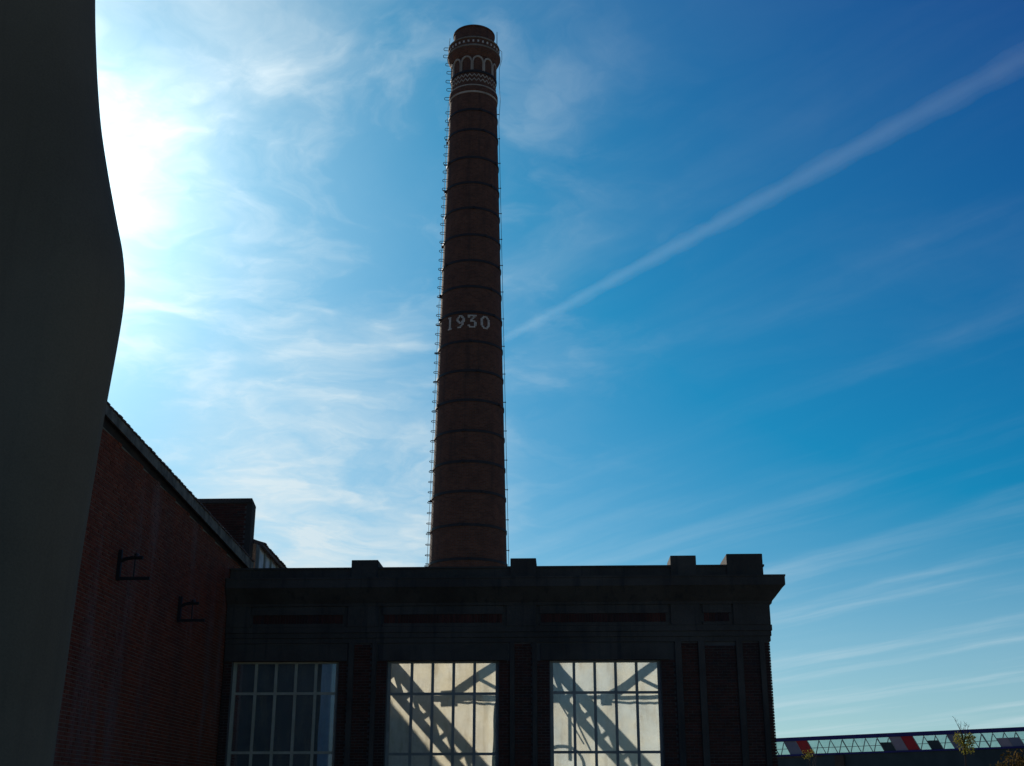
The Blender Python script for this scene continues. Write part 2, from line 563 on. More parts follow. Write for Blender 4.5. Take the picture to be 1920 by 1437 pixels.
def lay_bricks(parent, m, zones, key, limit=300, frame_ok=None):
    """zones: list of (origin, along, normal_out, length, z0, z1); running bond, proud of the backing.
    The nearest 'limit' whole bricks are objects, the rest one joined part."""
    L, H, J, D = 0.207, 0.059, 0.015, 0.055
    rng = random.Random(11)
    meshes = brick_mesh(key, m, L, H, D)
    whole, other = [], []
    for (org, al, no, length, z0, z1, test) in zones:
        org, al, no = Vector(org), Vector(al), Vector(no)
        nrow = int((z1 - z0) / (H + J))
        for r in range(nrow):
            z = z0 + (r + 0.5) * (H + J)
            x = -(L + J) / 2 if (r % 2 and length > 0.2) else 0.0
            while x < length - 0.02:
                a, b = max(x, 0), min(x + L, length)
                x += L + J
                if b - a < 0.04:
                    continue
                c = org + al * ((a + b) / 2)
                c.z = z
                if test and not test(c, z):
                    continue
                pr = 0.012 + rng.uniform(-0.005, 0.005)
                face = c + no * pr
                rec = (face, al, no, b - a, rng.uniform(-0.012, 0.012))
                (whole if b - a > L - 0.002 and (frame_ok is None or frame_ok(c)) else other).append(rec)
    eye = Vector((0, 0, 1.6))
    whole.sort(key=lambda q: (q[0] - eye).length)
    single, rest = whole[:limit], whole[limit:] + other
    for face, al, no, ln, tw in single:
        o = bpy.data.objects.new('brick', rng.choice(meshes))
        COL.objects.link(o)
        o.parent = parent
        o.matrix_parent_inverse = Matrix.Translation(-abs_loc(parent))
        y = -no
        mat3 = Matrix((al, y, al.cross(y))).transposed()
        o.matrix_basis = Matrix.Translation(face) @ mat3.to_4x4() @ Matrix.Rotation(tw * 0.6, 4, 'Y')
    mb = MB()
    for face, al, no, ln, tw in rest:
        j = lambda a: rng.uniform(-a, a)
        vs = []
        for d in (0, -D):
            for sx, sz in ((-1, -1), (1, -1), (1, 1), (-1, 1)):
                vs.append(face + al * (sx * ln / 2 + j(0.003)) + no * (d + j(0.002)) + Vector((0, 0, sz * H / 2 + j(0.0025) + sx * tw * 0.06)))
        mb.poly(vs, [(0, 1, 2, 3), (4, 5, 1, 0), (5, 6, 2, 1), (6, 7, 3, 2), (7, 4, 0, 3)])
    mb.build('brickwork', m, parent, kind='stuff')


def moulding(prof, path):
    """profile [(out, z)...] (closed) run along a plan path with mitred corners; 'out' is to the right of travel"""
    mb = MB()
    k = len(prof)
    n = len(path)
    offs = []
    for i in range(n):
        p = Vector(path[i])
        def nrm(a, b):
            t = (Vector(b) - Vector(a)).normalized()
            return Vector((t.y, -t.x))
        if i == 0:
            m = nrm(path[0], path[1])
        elif i == n - 1:
            m = nrm(path[-2], path[-1])
        else:
            a, b = nrm(path[i - 1], path[i]), nrm(path[i], path[i + 1])
            m = (a + b) / (1 + a.dot(b))
        offs.append((p, m))
    vs = []
    for p, m in offs:
        for d, z in prof:
            vs.append((p.x + m.x * d, p.y + m.y * d, z))
    fs = [tuple(range(k)), tuple((n - 1) * k + j for j in range(k))]
    for i in range(n - 1):
        for j in range(k):
            j2 = (j + 1) % k
            fs.append((i * k + j, i * k + j2, (i + 1) * k + j2, (i + 1) * k + j))
    mb.poly(vs, fs)
    return mb


# ------------------------------------------------------------------ ground
g = MB()
g.poly([(-6000, -6000, 0), (6000, -6000, 0), (6000, 9000, 0), (-6000, 9000, 0)], [(0, 1, 2, 3)])
o = g.build('ground', 'gravel')
o['kind'] = 'structure'

# ------------------------------------------------------------------ factory building (the facade with the windows)
FX0, FX1, FY = -9.20, 5.53, 34.0
fac = thing('factory_building', 'low sooty brick factory block with heavy cornice and three tall windows below the chimney',
            'building', (-2, 34, 0))
WIN = [(-8.96, -6.07), (-4.74, -1.74), (-0.36, 2.60)]
WZ0, WZ1 = 1.66, 5.56
w = MB()
edges = [FX0] + [e for q in WIN for e in q] + [FX1 - 0.03]
for a, b in zip(edges[0::2], edges[1::2]):                    # piers between the windows
    w.box(a, b, FY, FY + 0.45, 0, WZ1)
for a, b in WIN:
    w.box(a, b, FY, FY + 0.45, 0, WZ0 - 0.1)
w.box(FX0, FX1 - 0.03, FY + 0.002, FY + 0.45, WZ1, 7.62)
w.box(FX1 - 0.45, FX1 - 0.03, FY + 0.45, 46, 0, 7.62)          # side wall
w.box(FX0, FX1 - 0.03, 46, 46.4, 0, 5.2)                       # rear wall
w.build('wall', 'mortar', fac)
# raised concrete bands round the openings and strips up the piers
for x0, x1 in [(-5.80, -5.66), (-5.16, -5.04), (-1.43, -1.31), (-0.83, -0.71), (3.00, 3.17), (3.62, 3.79), (4.63, 4.80), (5.25, 5.39)]:
    MB().box(x0, x1, FY - 0.06, FY + 0.02, 0, 6.03).build('concrete_strip', 'concrete', fac)
for i, (a, b) in enumerate(WIN):
    MB().box(a - 0.24 if i else FX0 + 0.01, b + 0.24, FY - 0.045, FY + 0.02, WZ1, 6.0).build('lintel', 'concrete', fac)
    MB().box(a - 0.05, b + 0.05, FY - 0.12, FY + 0.2, WZ0 - 0.1, WZ0).build('window_sill', 'concrete', fac)
PATH = [(FX0, FY), (FX1, FY), (FX1, 46.3)]
moulding([(-0.2, 6.03), (0.035, 6.03), (0.035, 6.16), (0.06, 6.17), (0.06, 6.30), (0.085, 6.31), (0.085, 6.46), (-0.2, 6.46)], PATH).build('architrave', 'concrete', fac)
moulding([(-0.2, 6.46), (0.05, 6.46), (0.05, 7.02), (-0.2, 7.02)], PATH).build('frieze', 'concrete', fac)
moulding([(-0.2, 7.02), (0.11, 7.02), (0.13, 7.09), (0.20, 7.17), (0.44, 7.47), (0.455, 7.47), (0.455, 7.70), (0.47, 7.70),
          (0.47, 7.745), (-0.2, 7.78)], PATH).build('cornice', 'concrete', fac)
# blocks of the frieze above the piers, leaving sunk panels between them
blocks = [(FX0, -8.55), (-5.86, -5.0), (-1.52, -0.72), (2.92, 3.70), (4.60, FX1 + 0.055)]
for a, b in blocks:
    MB().box(a + 0.002, b, FY - 0.10, FY, 6.463, 7.018).build('frieze_block', 'concrete', fac)
sold = [(-8.5, -5.95), (-4.9, -1.62), (-0.62, 2.85), (3.78, 4.55)]
rng = random.Random(3)
for a, b in sold:
    s = MB()
    x = a + 0.04
    while x < b - 0.08:
        d = rng.uniform(-0.006, 0.006)
        s.box(x, x + 0.062 + d * 0.3, FY - 0.068 + d, FY - 0.03, 6.56 + d, 6.785 + d)
        x += 0.075
    s.build('soldier_course', 'brick_fac', fac, kind='stuff')
    f = MB()
    f.box(a, b, FY - 0.085, FY - 0.045, 6.79, 7.015)
    f.box(a, b, FY - 0.085, FY - 0.045, 6.465, 6.552)
    f.build('frieze_border', 'concrete', fac)
# parapet with its raised blocks
pp = [(-0.35, 7.77), (0.02, 7.77), (0.02, 8.05), (0.05, 8.05), (0.05, 8.10), (-0.38, 8.10), (-0.38, 8.05), (-0.35, 8.05)]
moulding(pp, [(FX0, FY), (FX1 - 0.06, FY), (FX1 - 0.06, 46.3)]).build('parapet', 'concrete', fac)
for (x0, x1, z1, yb) in [(-5.82, -5.08, 8.30, 35.2), (-1.42, -0.71, 8.315, 34.9), (2.97, 3.67, 8.355, 35.0), (4.50, 5.48, 8.39, 35.3)]:
    c = 0.012
    MB().prism([(x0, 7.80), (x1, 7.80), (x1, z1 - c), (x1 - c, z1), (x0 + c, z1), (x0, z1 - c)], 'y', FY - 0.065, yb).build('parapet_block', 'concrete', fac)


def glazing(a, b, m_frame, bars_x, rows):
    y0 = FY + 0.12
    w_ = MB()
    t = 0.085
    w_.box(a, a + t, y0, y0 + 0.09, WZ0, WZ1)
    w_.box(b - t, b, y0, y0 + 0.09, WZ0, WZ1)
    w_.box(a + t, b - t, y0 + 0.001, y0 + 0.089, WZ1 - 0.055, WZ1 - 0.001)
    w_.box(a + t, b - t, y0 + 0.001, y0 + 0.089, WZ0 + 0.001, WZ0 + 0.08)
    win = w_.build('window', m_frame, fac)
    xs = [a + t] + [a + t + (b - a - 2 * t) * k / bars_x for k in range(1, bars_x)] + [b - t]
    zs = [WZ0 + 0.08] + rows + [WZ1 - 0.055]
    bw = 0.038
    for x in xs[1:-1]:
        MB().box(x - bw, x + bw, y0 + 0.01, y0 + 0.07, zs[0], zs[-1]).build('glazing_bar', m_frame, win)
    for z in zs[1:-1]:
        MB().box(a + t, b - t, y0 + 0.014, y0 + 0.066, z - 0.034, z + 0.034).build('glazing_bar', m_frame, win)
    for i in range(len(xs) - 1):
        for k in range(len(zs) - 1):
            x0 = xs[i] + (bw if i else 0)
            x1 = xs[i + 1] - (bw if i < len(xs) - 2 else 0)
            z0 = zs[k] + (0.034 if k else 0)
            z1 = zs[k + 1] - (0.034 if k < len(zs) - 2 else 0)
            MB().box(x0, x1, y0 + 0.038, y0 + 0.042, z0, z1).build('pane', 'glass', win)
    return win


g1 = glazing(*WIN[0], 'frame_pale', 5, [3.19, 4.72])
g1['label'] = 'cream framed window in the corner beside the tall brick hall'
glazing(*WIN[1], 'frame_grey', 5, [3.15, 4.70])
glazing(*WIN[2], 'frame_grey', 5, [3.19, 4.72])

# brick zones of the facade
z_out = Vector((0, -1, 0))


def band(x0, x1, z0, z1, y=FY):
    return ((x0, y, 0), (1, 0, 0), (0, -1, 0), x1 - x0, z0, z1, None)


zones = [band(-6.05, -5.81, 0.3, 5.56), band(-5.65, -5.17, 0.3, 6.02), band(-5.03, -4.76, 0.3, 5.56),
         band(-1.72, -1.44, 0.3, 5.56), band(-1.30, -0.84, 0.3, 6.02), band(-0.70, -0.38, 0.3, 5.56),
         band(2.62, 2.99, 0.3, 5.56), band(3.18, 3.61, 0.3, 6.02), band(3.80, 4.62, 0.3, 5.98), band(4.81, 5.24, 0.3, 6.02),
         band(5.40, 5.535, 0.3, 6.02), band(-9.19, -8.98, 0.3, 5.56),
         ((FX1 - 0.02, 34.07, 0), (0, 1, 0), (1, 0, 0), 4.0, 0.3, 6.02, None)]
lay_bricks(fac, 'brick_fac', zones, 'fac', 300, lambda c: c.z > 2.9 and c.y < 34.05)

# bare roof steelwork of the roofless hall behind the facade: lattice girders and cross trusses
for gx in (-5.38, -1.03, 3.30):
    b = MB()
    b.bar((gx, 34.46, 6.26), (gx, 46.1, 6.26), 0.14, 0.30)
    b.bar((gx, 34.46, 5.62), (gx, 46.1, 5.62), 0.14, 0.20)
    y = 34.6
    k = 0
    while y < 45.6:
        z0, z1 = (5.70, 6.14) if k % 2 == 0 else (6.14, 5.70)
        b.bar((gx, y, z0), (gx, y + 0.48, z1), 0.08, 0.10, (1, 0, 0))
        if k % 4 == 1:
            b.box(gx - 0.02, gx + 0.02, y + 0.34, y + 0.62, 5.68, 5.90)
        y += 0.48
        k += 1
    b.build('lattice_girder', 'iron', fac)
for x0 in (-5.3, -0.95):
    t = MB()
    y = 36.9
    t.bar((x0, y, 5.93), (x0 + 4.2, y, 5.93), 0.1, 0.12 if x0 < -3 else 0.06)
    t.bar((x0 + 0.9, y, 5.9), (x0 + 3.4, y, 7.62), 0.1, 0.17, (0, 1, 0))
    t.bar((x0 + 0.9, y, 5.9), (x0 + 3.4, y, 7.62), 0.17, 0.10, (0, 1, 0))
    t.bar((x0 + 1.75, y, 6.45), (x0 + 2.75, y, 5.95), 0.08, 0.07, (0, 1, 0))
    t.bar((x0 + 3.4, y, 7.62), (x0 + 4.2, y, 6.4), 0.1, 0.12, (0, 1, 0))
    t.box(x0 + 0.75, x0 + (1.2 if x0 < -3 else 1.02), y - 0.03, y + 0.03, 5.72, 6.12 if x0 < -3 else 6.0)
    t.build('roof_truss', 'iron', fac)
    # sagging service pipe slung under the truss
    pts = [(x0 + 0.9 + 3.3 * i / 24, 36.7, 5.72 - 0.05 * math.sin(math.pi * i / 24) + 0.012 * math.sin(i * 2.3)) for i in range(25)]
    MB().tube(pts, 0.03, 6).build('service_pipe', 'iron', fac)
hr = MB()
hr.tube([(-1.06, 36.85, 5.5), (-1.06, 36.85, 4.3)], 0.045, 6)
hr.tube([(-1.03, 36.2, 5.5), (-0.35, 36.2, 4.35)], 0.02, 6)
hr.tube([(-0.98, 36.9, 5.5), (-0.50, 36.9, 4.5)], 0.025, 6)
hr.build('hanger_rod', 'iron', fac)
arc = MB()
arc.tube([(-0.9 + 0.55 * math.cos(a), 36.2, 3.75 + 0.55 * math.sin(a)) for a in [i * math.pi / 12 for i in range(25)]], 0.04, 6)
arc.build('pipe_bend', 'iron', fac)


# sheeting hung behind the windows
def sheet(name, x0, x1, z0, z1, y, m, label, seed, wav=0.025, ragged=0.03, cut=0.0):
    rg = random.Random(seed)
    nx, nz = 26, 34
    b = MB()
    vs = []
    ph = [rg.uniform(0, 6.28) for _ in range(6)]
    for k in range(nz + 1):
        for i in range(nx + 1):
            u, v = i / nx, k / nz
            q = min(max((0.74 - k / nz) / 0.06, 0), 1)
            x = x0 + (x1 - cut * q - x0) * u
            z = z0 + (z1 - z0) * v
            if i == nx:
                x += ragged * (math.sin(v * 9 + ph[0]) + 0.6 * math.sin(v * 23 + ph[1]))
            if i == 0:
                x += 0.5 * ragged * math.sin(v * 11 + ph[2])
            yy = y + wav * (math.sin(u * 13 + ph[3] + 1.2 * v) + 0.6 * math.sin(u * 29 + ph[4] - v * 2)) + rg.uniform(-0.003, 0.003)
            vs.append((x, yy, z))
    n = nx + 1
    b.poly(vs, [(k * n + i, k * n + i + 1, (k + 1) * n + i + 1, (k + 1) * n + i) for k in range(nz) for i in range(nx)])
    o = b.build(name, m, None, smooth=True)
    tag(o, label, 'sheet', 'plastic sheets hung behind the factory windows')
    return o


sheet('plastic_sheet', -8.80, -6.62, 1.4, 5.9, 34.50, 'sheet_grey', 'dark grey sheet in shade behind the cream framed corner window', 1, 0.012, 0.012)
sheet('plastic_sheet', -6.75, -5.80, 1.4, 5.9, 34.58, 'sheet_blue', 'narrow pale blue sheet at the right side of the cream framed corner window', 2, 0.02, 0.02)
sheet('plastic_sheet', -5.0, -1.76, 1.4, 5.9, 34.50, 'sheet_warm', 'cream sheet with ragged right edge behind the middle window, crossed by girder shadows', 3, 0.02, 0.022, 0.14)
sheet('plastic_sheet', -0.6, 2.85, 1.4, 5.9, 34.50, 'sheet_cool', 'whitish sheet filling the right hand window, crossed by girder shadows', 4, 0.025, 0.01)

# ------------------------------------------------------------------ tall brick hall on the left
HX = -9.23
hall = thing('brick_hall', 'tall red brick hall wall with overhanging eave, standing left of the factory block', 'building', (-14, 30, 0))


def eave(y):                     # sagging eave line
    return 9.41 - 0.0589 * (y - 23.25)


h = MB()
h.prism([(18, 0), (46.5, 0), (46.5, 8.2), (36.0, 8.2), (36.0, eave(36) - 0.34), (18, eave(18) - 0.34)], 'x', HX - 0.4, HX)
h.box(-22, HX - 0.402, 18, 18.4, 0, 8.6)
h.build('wall', 'pale_mortar', hall)
lay_bricks(hall, 'brick_hall',
           [((HX, 18.02, 0), (0, 1, 0), (1, 0, 0), 17.9, 1.0, 9.4, lambda c, z: z < eave(c.y) - 0.36 and c.y > 21)], 'hall', 300,
           lambda c: c.y > 23.3 and c.z > 2.6)
# roof slab, fascia, soffit, and the row of edge tiles
y0, y1 = 18.0, 35.92
r = MB()
vs = []
for y in (y0, y1):
    e = eave(y)
    vs += [(-9.07, y, e - 0.03), (-22, y, e + 4.1), (-22, y, e + 3.9), (-9.07, y, e - 0.10)]
r.poly(vs, [(0, 1, 5, 4), (1, 2, 6, 5), (2, 3, 7, 6), (3, 0, 4, 7), (0, 3, 2, 1), (4, 5, 6, 7)])
r.build('roof', 'tile', hall)
f = MB()
seg = [y0 + (y1 - y0) * i / 6 for i in range(7)]
for a, b in zip(seg[:-1], seg[1:]):
    b2 = b - 0.006
    th = lambda y: 0.245 + 0.0060 * (y - 23.0)
    f.poly([(-9.05, a, eave(a) - 0.015), (-9.05, b2, eave(b2) - 0.015), (-9.05, b2, eave(b2) - th(b2)), (-9.05, a, eave(a) - th(a)),
            (-9.095, a, eave(a) - 0.015), (-9.095, b2, eave(b2) - 0.015), (-9.095, b2, eave(b2) - th(b2)), (-9.095, a, eave(a) - th(a))],
           [(0, 1, 2, 3), (7, 6, 5, 4), (0, 4, 5, 1), (3, 2, 6, 7), (0, 3, 7, 4), (1, 5, 6, 2)])
f.build('fascia', 'fascia', hall)
sf = MB()
sf.poly([(-9.096, y0, eave(y0) - 0.17), (-9.096, y1, eave(y1) - 0.23), (HX - 0.05, y1, eave(y1) - 0.42), (HX - 0.05, y0, eave(y0) - 0.42)], [(0, 1, 2, 3)])
sf.build('soffit', 'soffit', hall)
rt = random.Random(5)
yt = y0
first = None
while yt < y1 - 0.2:
    dz = rt.uniform(-0.012, 0.012)
    e = eave(yt + 0.12)
    if first is None:
        tb = MB()
        tb.prism([(-0.121, -0.03), (0.121, -0.03), (0.121, -0.001), (0.08, 0.005), (0.0, 0.007), (-0.08, 0.005), (-0.121, -0.001)], 'x', -0.42, 0.035)
        first = tb.build('roof_tile', 'tile', hall)
        c = first
    else:
        c = first.copy()
        COL.objects.link(c)
    c.matrix_parent_inverse = Matrix.Translation(-abs_loc(hall))
    c.matrix_basis = Matrix.Translation((-9.05 + rt.uniform(-0.010, 0.010), yt + 0.12, e + 0.01 + dz * 0.25)) @ Matrix.Rotation(R(17), 4, 'Y') @ Matrix.Rotation(rt.uniform(-0.02, 0.02), 4, 'Z')
    yt += 0.245
# raised brick pier at the end of the roof, with coping
p = MB()
p.box(-10.9, -9.29, 36.02, 36.4, 7.5, 10.46)
p.build('roof_pier', 'mortar', hall)
MB().poly([(-10.95, 35.97, 10.46), (-9.25, 35.97, 10.46), (-9.25, 36.5, 10.40), (-10.95, 36.5, 10.40),
           (-10.95, 35.97, 10.60), (-9.25, 35.97, 10.60), (-9.25, 36.5, 10.46), (-10.95, 36.5, 10.46)],
          [(3, 2, 1, 0), (4, 5, 6, 7), (0, 1, 5, 4), (1, 2, 6, 5), (2, 3, 7, 6), (3, 0, 4, 7)]).build('coping', 'concrete', hall)
MB().box(-9.40, -9.24, 36.0, 36.44, 7.5, 10.458).build('pier_edge_strip', 'concrete', hall)
pb = MB()
rg = random.Random(9)
z = 8.45
row = 0
while z < 10.42:
    x = -10.88 - (0.11 if row % 2 else 0)
    while x < -9.42:
        a, b2 = max(x, -10.88), min(x + 0.208, -9.41)
        if b2 - a > 0.05:
            d = rg.uniform(-0.006, 0.006)
            pb.box(a, b2, 36.006 + d, 36.05, z + d * 0.3, z + 0.062 + d * 0.3)
        x += 0.22
    z += 0.074
    row += 1
pb.build('pier_brickwork', 'brick_fac', hall, kind='stuff')
# clerestory: glazed strip under a second, higher eave
cl = lambda y: 9.40 - 0.045 * (y - 35.13)
cr = MB()
ya, yb = 36.42, 47.0
vs = []
for y in (ya, yb):
    vs += [(-8.93, y, cl(y)), (-16, y, cl(y) + 2.6), (-16, y, cl(y) + 2.45), (-8.93, y, cl(y) - 0.12)]
cr.poly(vs, [(0, 1, 5, 4), (1, 2, 6, 5), (2, 3, 7, 6), (3, 0, 4, 7), (0, 3, 2, 1), (4, 5, 6, 7)])
cr.build('clerestory_roof', 'tile', hall)
cy = ya
while cy < yb - 0.1:
    MB().box(-9.14, -9.04, cy, cy + 0.09, 8.2, cl(cy) - 0.05).build('mullion', 'frame_grey', hall)
    MB().box(-9.10, -9.094, cy + 0.09, min(cy + 0.82, yb), 8.2, cl(cy + 0.8) - 0.05).build('pane', 'sky_pale_glass', hall)
    cy += 0.82
MB().box(-9.16, -9.02, ya, yb, 8.14, 8.2).build('clerestory_sill', 'concrete', hall)
rt2 = random.Random(6)
yy = ya
while yy < yb - 0.2:
    c = first.copy()
    COL.objects.link(c)
    c.matrix_parent_inverse = Matrix.Translation(-abs_loc(hall))
    c.matrix_basis = Matrix.Translation((-8.92 + rt2.uniform(-0.02, 0.02), yy + 0.12, cl(yy) + rt2.uniform(-0.006, 0.008))) @ Matrix.Rotation(R(17), 4, 'Y')
    yy += 0.245


# iron line brackets on the hall wall
def bracket(y, zb, s, label):
    t = thing('wall_bracket', label, 'bracket', (HX, y, zb), 'iron line brackets on the brick hall')
    x = HX + 0.012
    MB().bar((x + 0.04, y, zb - 0.04), (x + 0.04, y, zb + 0.60 * s), 0.075, 0.075, (0, 1, 0)).build('upright', 'iron', t)
    MB().bar((x, y, zb), (x + 0.70 * s, y, zb), 0.06, 0.06).build('lower_arm', 'iron', t)
    MB().tube([(x + 0.06, y, zb + 0.36 * s), (x + 0.16, y, zb + 0.41 * s), (x + 0.28, y, zb + 0.43 * s), (x + 0.52 * s, y, zb + 0.43 * s)], 0.038, 8).build('upper_arm', 'iron', t)
    MB().tube([(x + 0.36 * s, y, zb + 0.02), (x + 0.36 * s, y, zb + 0.42 * s)], 0.014, 6).build('stay_rod', 'iron', t)
    iz = zb + 0.44 * s
    MB().lathe([(0.001, iz), (0.06, iz), (0.065, iz + 0.02), (0.04, iz + 0.04), (0.055, iz + 0.06), (0.03, iz + 0.085), (0.001, iz + 0.09)], 14,
               c=(x + 0.38 * s, y)).build('insulator', 'porcelain', t, smooth=True)
    return t


bracket(25.25, 6.24, 1.0, 'black iron bracket on the brick hall, the nearer and higher of two')
bracket(29.60, 6.02, 0.95, 'black iron bracket on the brick hall, the farther one, closer to the window corner')

# ------------------------------------------------------------------ chimney
CX, CYc = -4.35, 57.0
ch = thing('brick_chimney', 'tall round tapering brick factory chimney dated 1930, with iron bands and an ornate arcaded top', 'chimney', (CX, CYc, 0))


def cr_(z):
    return 1.81 - (z - 12.4) * 0.0231


def cpart(name, mb, m, smooth=False, kind=None):
    for i, v in enumerate(mb.v):
        mb.v[i] = (v[0] + CX, v[1] + CYc, v[2])
    o = mb.build(name, m, ch, smooth, kind)
    # put the origin on the stack's axis so the brick courses wrap round it
    o.data.transform(Matrix.Translation((-CX, -CYc, 0)))
    o.matrix_parent_inverse = Matrix()
    return o


rr = random.Random(4)
prof = [(cr_(z), z) for z in [0 + 37.15 * i / 40 for i in range(41)]]
prof += [(0.75, 37.15), (1.2, 0.0)]
cpart('shaft', MB().lathe(prof, 96), 'chimney', False)
for zb in [11.05, 12.52, 14.09, 15.66, 17.09, 18.59, 20.1, 21.58, 23.09, 24.62, 25.98, 27.39, 28.80, 30.29, 31.74, 33.19, 34.82, 36.02]:
    r_ = cr_(zb)
    b = MB().lathe([(r_ - 0.01, zb - 0.055), (r_ + 0.035, zb - 0.06), (r_ + 0.035, zb + 0.06), (r_ - 0.01, zb + 0.055)], 96)
    a = rr.uniform(0, 6.28)
    for k in range(3):                                          # turnbuckle lugs
        aa = a + k * 2.094
        b.box(math.cos(aa) * (r_ + 0.04) - 0.06, math.cos(aa) * (r_ + 0.04) + 0.06, math.sin(aa) * (r_ + 0.04) - 0.06,
              math.sin(aa) * (r_ + 0.04) + 0.06, zb - 0.055, zb + 0.055)
    cpart('iron_band', b, 'iron')


def ring(name, prof, m, n=72):
    return cpart(name, MB().lathe(prof, n), m)


I = 0.72     # bore
ring('lower_ring', [(I, 37.15), (1.25, 37.15), (1.29, 37.2), (1.29, 37.42), (1.24, 37.46), (I, 37.46)], 'chimney')
ring('stone_ring', [(1.2, 37.05), (1.27, 37.05), (1.275, 37.148), (1.2, 37.148)], 'stone')
ring('stone_ring', [(1.2, 37.465), (1.27, 37.465), (1.265, 37.54), (1.2, 37.54)], 'stone')
ring('frieze_drum', [(I, 37.545), (1.175, 37.545), (1.175, 38.30), (I, 38.30)], 'chimney')
ring('dark_ring', [(I, 38.302), (1.225, 38.302), (1.235, 38.42), (I, 38.42)], 'iron')
ring('arcade_drum', [(I, 38.422), (1.165, 38.422), (1.165, 39.34), (I, 39.34)], 'chimney')
ring('corbel', [(I, 39.342), (1.20, 39.342), (1.22, 39.38), (1.30, 39.52), (1.37, 39.66), (1.39, 39.78), (I, 39.78)], 'chimney')
ring('cornice_ring', [(I, 39.782), (1.42, 39.782), (1.42, 39.88), (1.37, 39.92), (I, 39.92)], 'stone_dark')
ring('dentil_band', [(I, 39.922), (1.33, 39.922), (1.32, 40.30), (I, 40.30)], 'chimney')
ring('cornice_ring', [(I, 40.302), (1.38, 40.302), (1.38, 40.38), (1.30, 40.44), (I, 40.44)], 'stone_dark')
ring('top_drum', [(I, 40.442), (1.10, 40.442), (1.08, 41.18), (1.12, 41.19), (1.12, 41.27), (I, 41.27)], 'chimney')
nd = 33
for k in range(nd):
    a = 2 * math.pi * k / nd
    ca, sa = math.cos(a), math.sin(a)
    d = MB()
    vs = []
    for r_ in (1.30, 1.365):
        for u in (-0.045, 0.045):
            for z in (40.04, 40.17):
                vs.append((ca * r_ - sa * u, sa * r_ + ca * u, z))
    d.poly(vs, [(0, 1, 3, 2), (4, 6, 7, 5), (0, 4, 5, 1), (2, 3, 7, 6), (0, 2, 6, 4), (1, 5, 7, 3)])
    cpart('dentil', d, 'white_brick')


def wrap(poly2d, r0, r1, a_c):
    """outline pieces (quads of (u, z)) wrapped on the drum at angle a_c"""
    b = MB()
    for q in poly2d:
        vs = []
        for r_ in (r1, r0):
            for (u, z) in q:
                a = a_c + u / r1
                vs.append((r_ * math.cos(a), r_ * math.sin(a), z))
        k = len(q)
        b.poly(vs, [tuple(range(k)), tuple(range(k, 2 * k))[::-1]] + [(i, (i + 1) % k, k + (i + 1) % k, k + i) for i in range(k)])
    return b


na = 12
half = math.pi * 1.19 / na
for k in range(na):
    ac = -math.pi / 2 + (k + 0.5) * 2 * math.pi / na
    quads = []
    ro, ri = half - 0.002, half - 0.085
    zs_ = 39.0
    for i in range(10):
        t0, t1 = math.pi * i / 10, math.pi * (i + 1) / 10
        quads.append([(ri * math.cos(t0), zs_ + ri * math.sin(t0)), (ro * math.cos(t0), zs_ + ro * 1.05 * math.sin(t0)),
                      (ro * math.cos(t1), zs_ + ro * 1.05 * math.sin(t1)), (ri * math.cos(t1), zs_ + ri * math.sin(t1))])
    quads.append([(ri + 0.02, 38.44), (ro, 38.44), (ro, zs_), (ri + 0.02, zs_)])
    quads.append([(-ro, 38.44), (-ri - 0.02, 38.44), (-ri - 0.02, zs_), (-ro, zs_)])
    cpart('arch', wrap(quads, 1.14, 1.215, ac), 'stone')
for zc in (37.76, 38.02):
    nz = 32
    quads = []
    st = 2 * math.pi * 1.195 / nz / 2
    for k in range(nz * 2):
        z0, z1 = (zc, zc + 0.15) if k % 2 == 0 else (zc + 0.15, zc)
        quads.append([(k * st, z0), ((k + 1) * st - 0.001, z1), ((k + 1) * st - 0.001, z1 + 0.07), (k * st, z0 + 0.07)])
    cpart('zigzag_course', wrap(quads, 1.165, 1.195, 0), 'stone')

# the date in pale bricks: nine courses high
GL = {'1': ["01110", "00110", "00110", "00110", "00110", "00110", "00110", "00110", "01111"],
      '9': ["0011100", "0110110", "1100011", "1100011", "0110111", "0011110", "0000110", "0001100", "0111000"],
      '3': ["1111111", "1100110", "0001100", "0011000", "0011110", "0000011", "0000011", "1100011", "0111110"],
      '0': ["00111100", "01100110", "11000011", "11000011", "11000011", "11000011", "11000011", "01100110", "00111100"]}
cw, chh = 0.062, 0.074
ztop = 24.46


def digit(chd, ang):
    rows = GL[chd]
    b = MB()
    n = len(rows[0])
    for r_i, row in enumerate(rows):
        z1 = ztop - r_i * chh
        for c_i, q in enumerate(row):
            if q == '1':
                r_ = cr_(z1 - chh / 2)
                u0 = (c_i - n / 2) * cw
                a0, a1 = ang + u0 / r_, ang + (u0 + cw - 0.008) / r_
                vs = []
                for rad in (r_ + 0.02, r_ - 0.03):
                    for a in (a0, a1):
                        for z in (z1 - chh + 0.008, z1):
                            vs.append((rad * math.cos(a), rad * math.sin(a), z))
                b.poly(vs, [(0, 1, 3, 2), (4, 6, 7, 5), (0, 4, 5, 1), (2, 3, 7, 6), (0, 2, 6, 4), (1, 5, 7, 3)])
    cpart('numeral', b, 'white_brick')


VIEW = math.atan2(-CYc, -CX)            # the side of the stack that faces the yard
for chd, off in (('1', -41.5), ('9', -18.5), ('3', 2.5), ('0', 27.0)):
    digit(chd, VIEW + R(off))

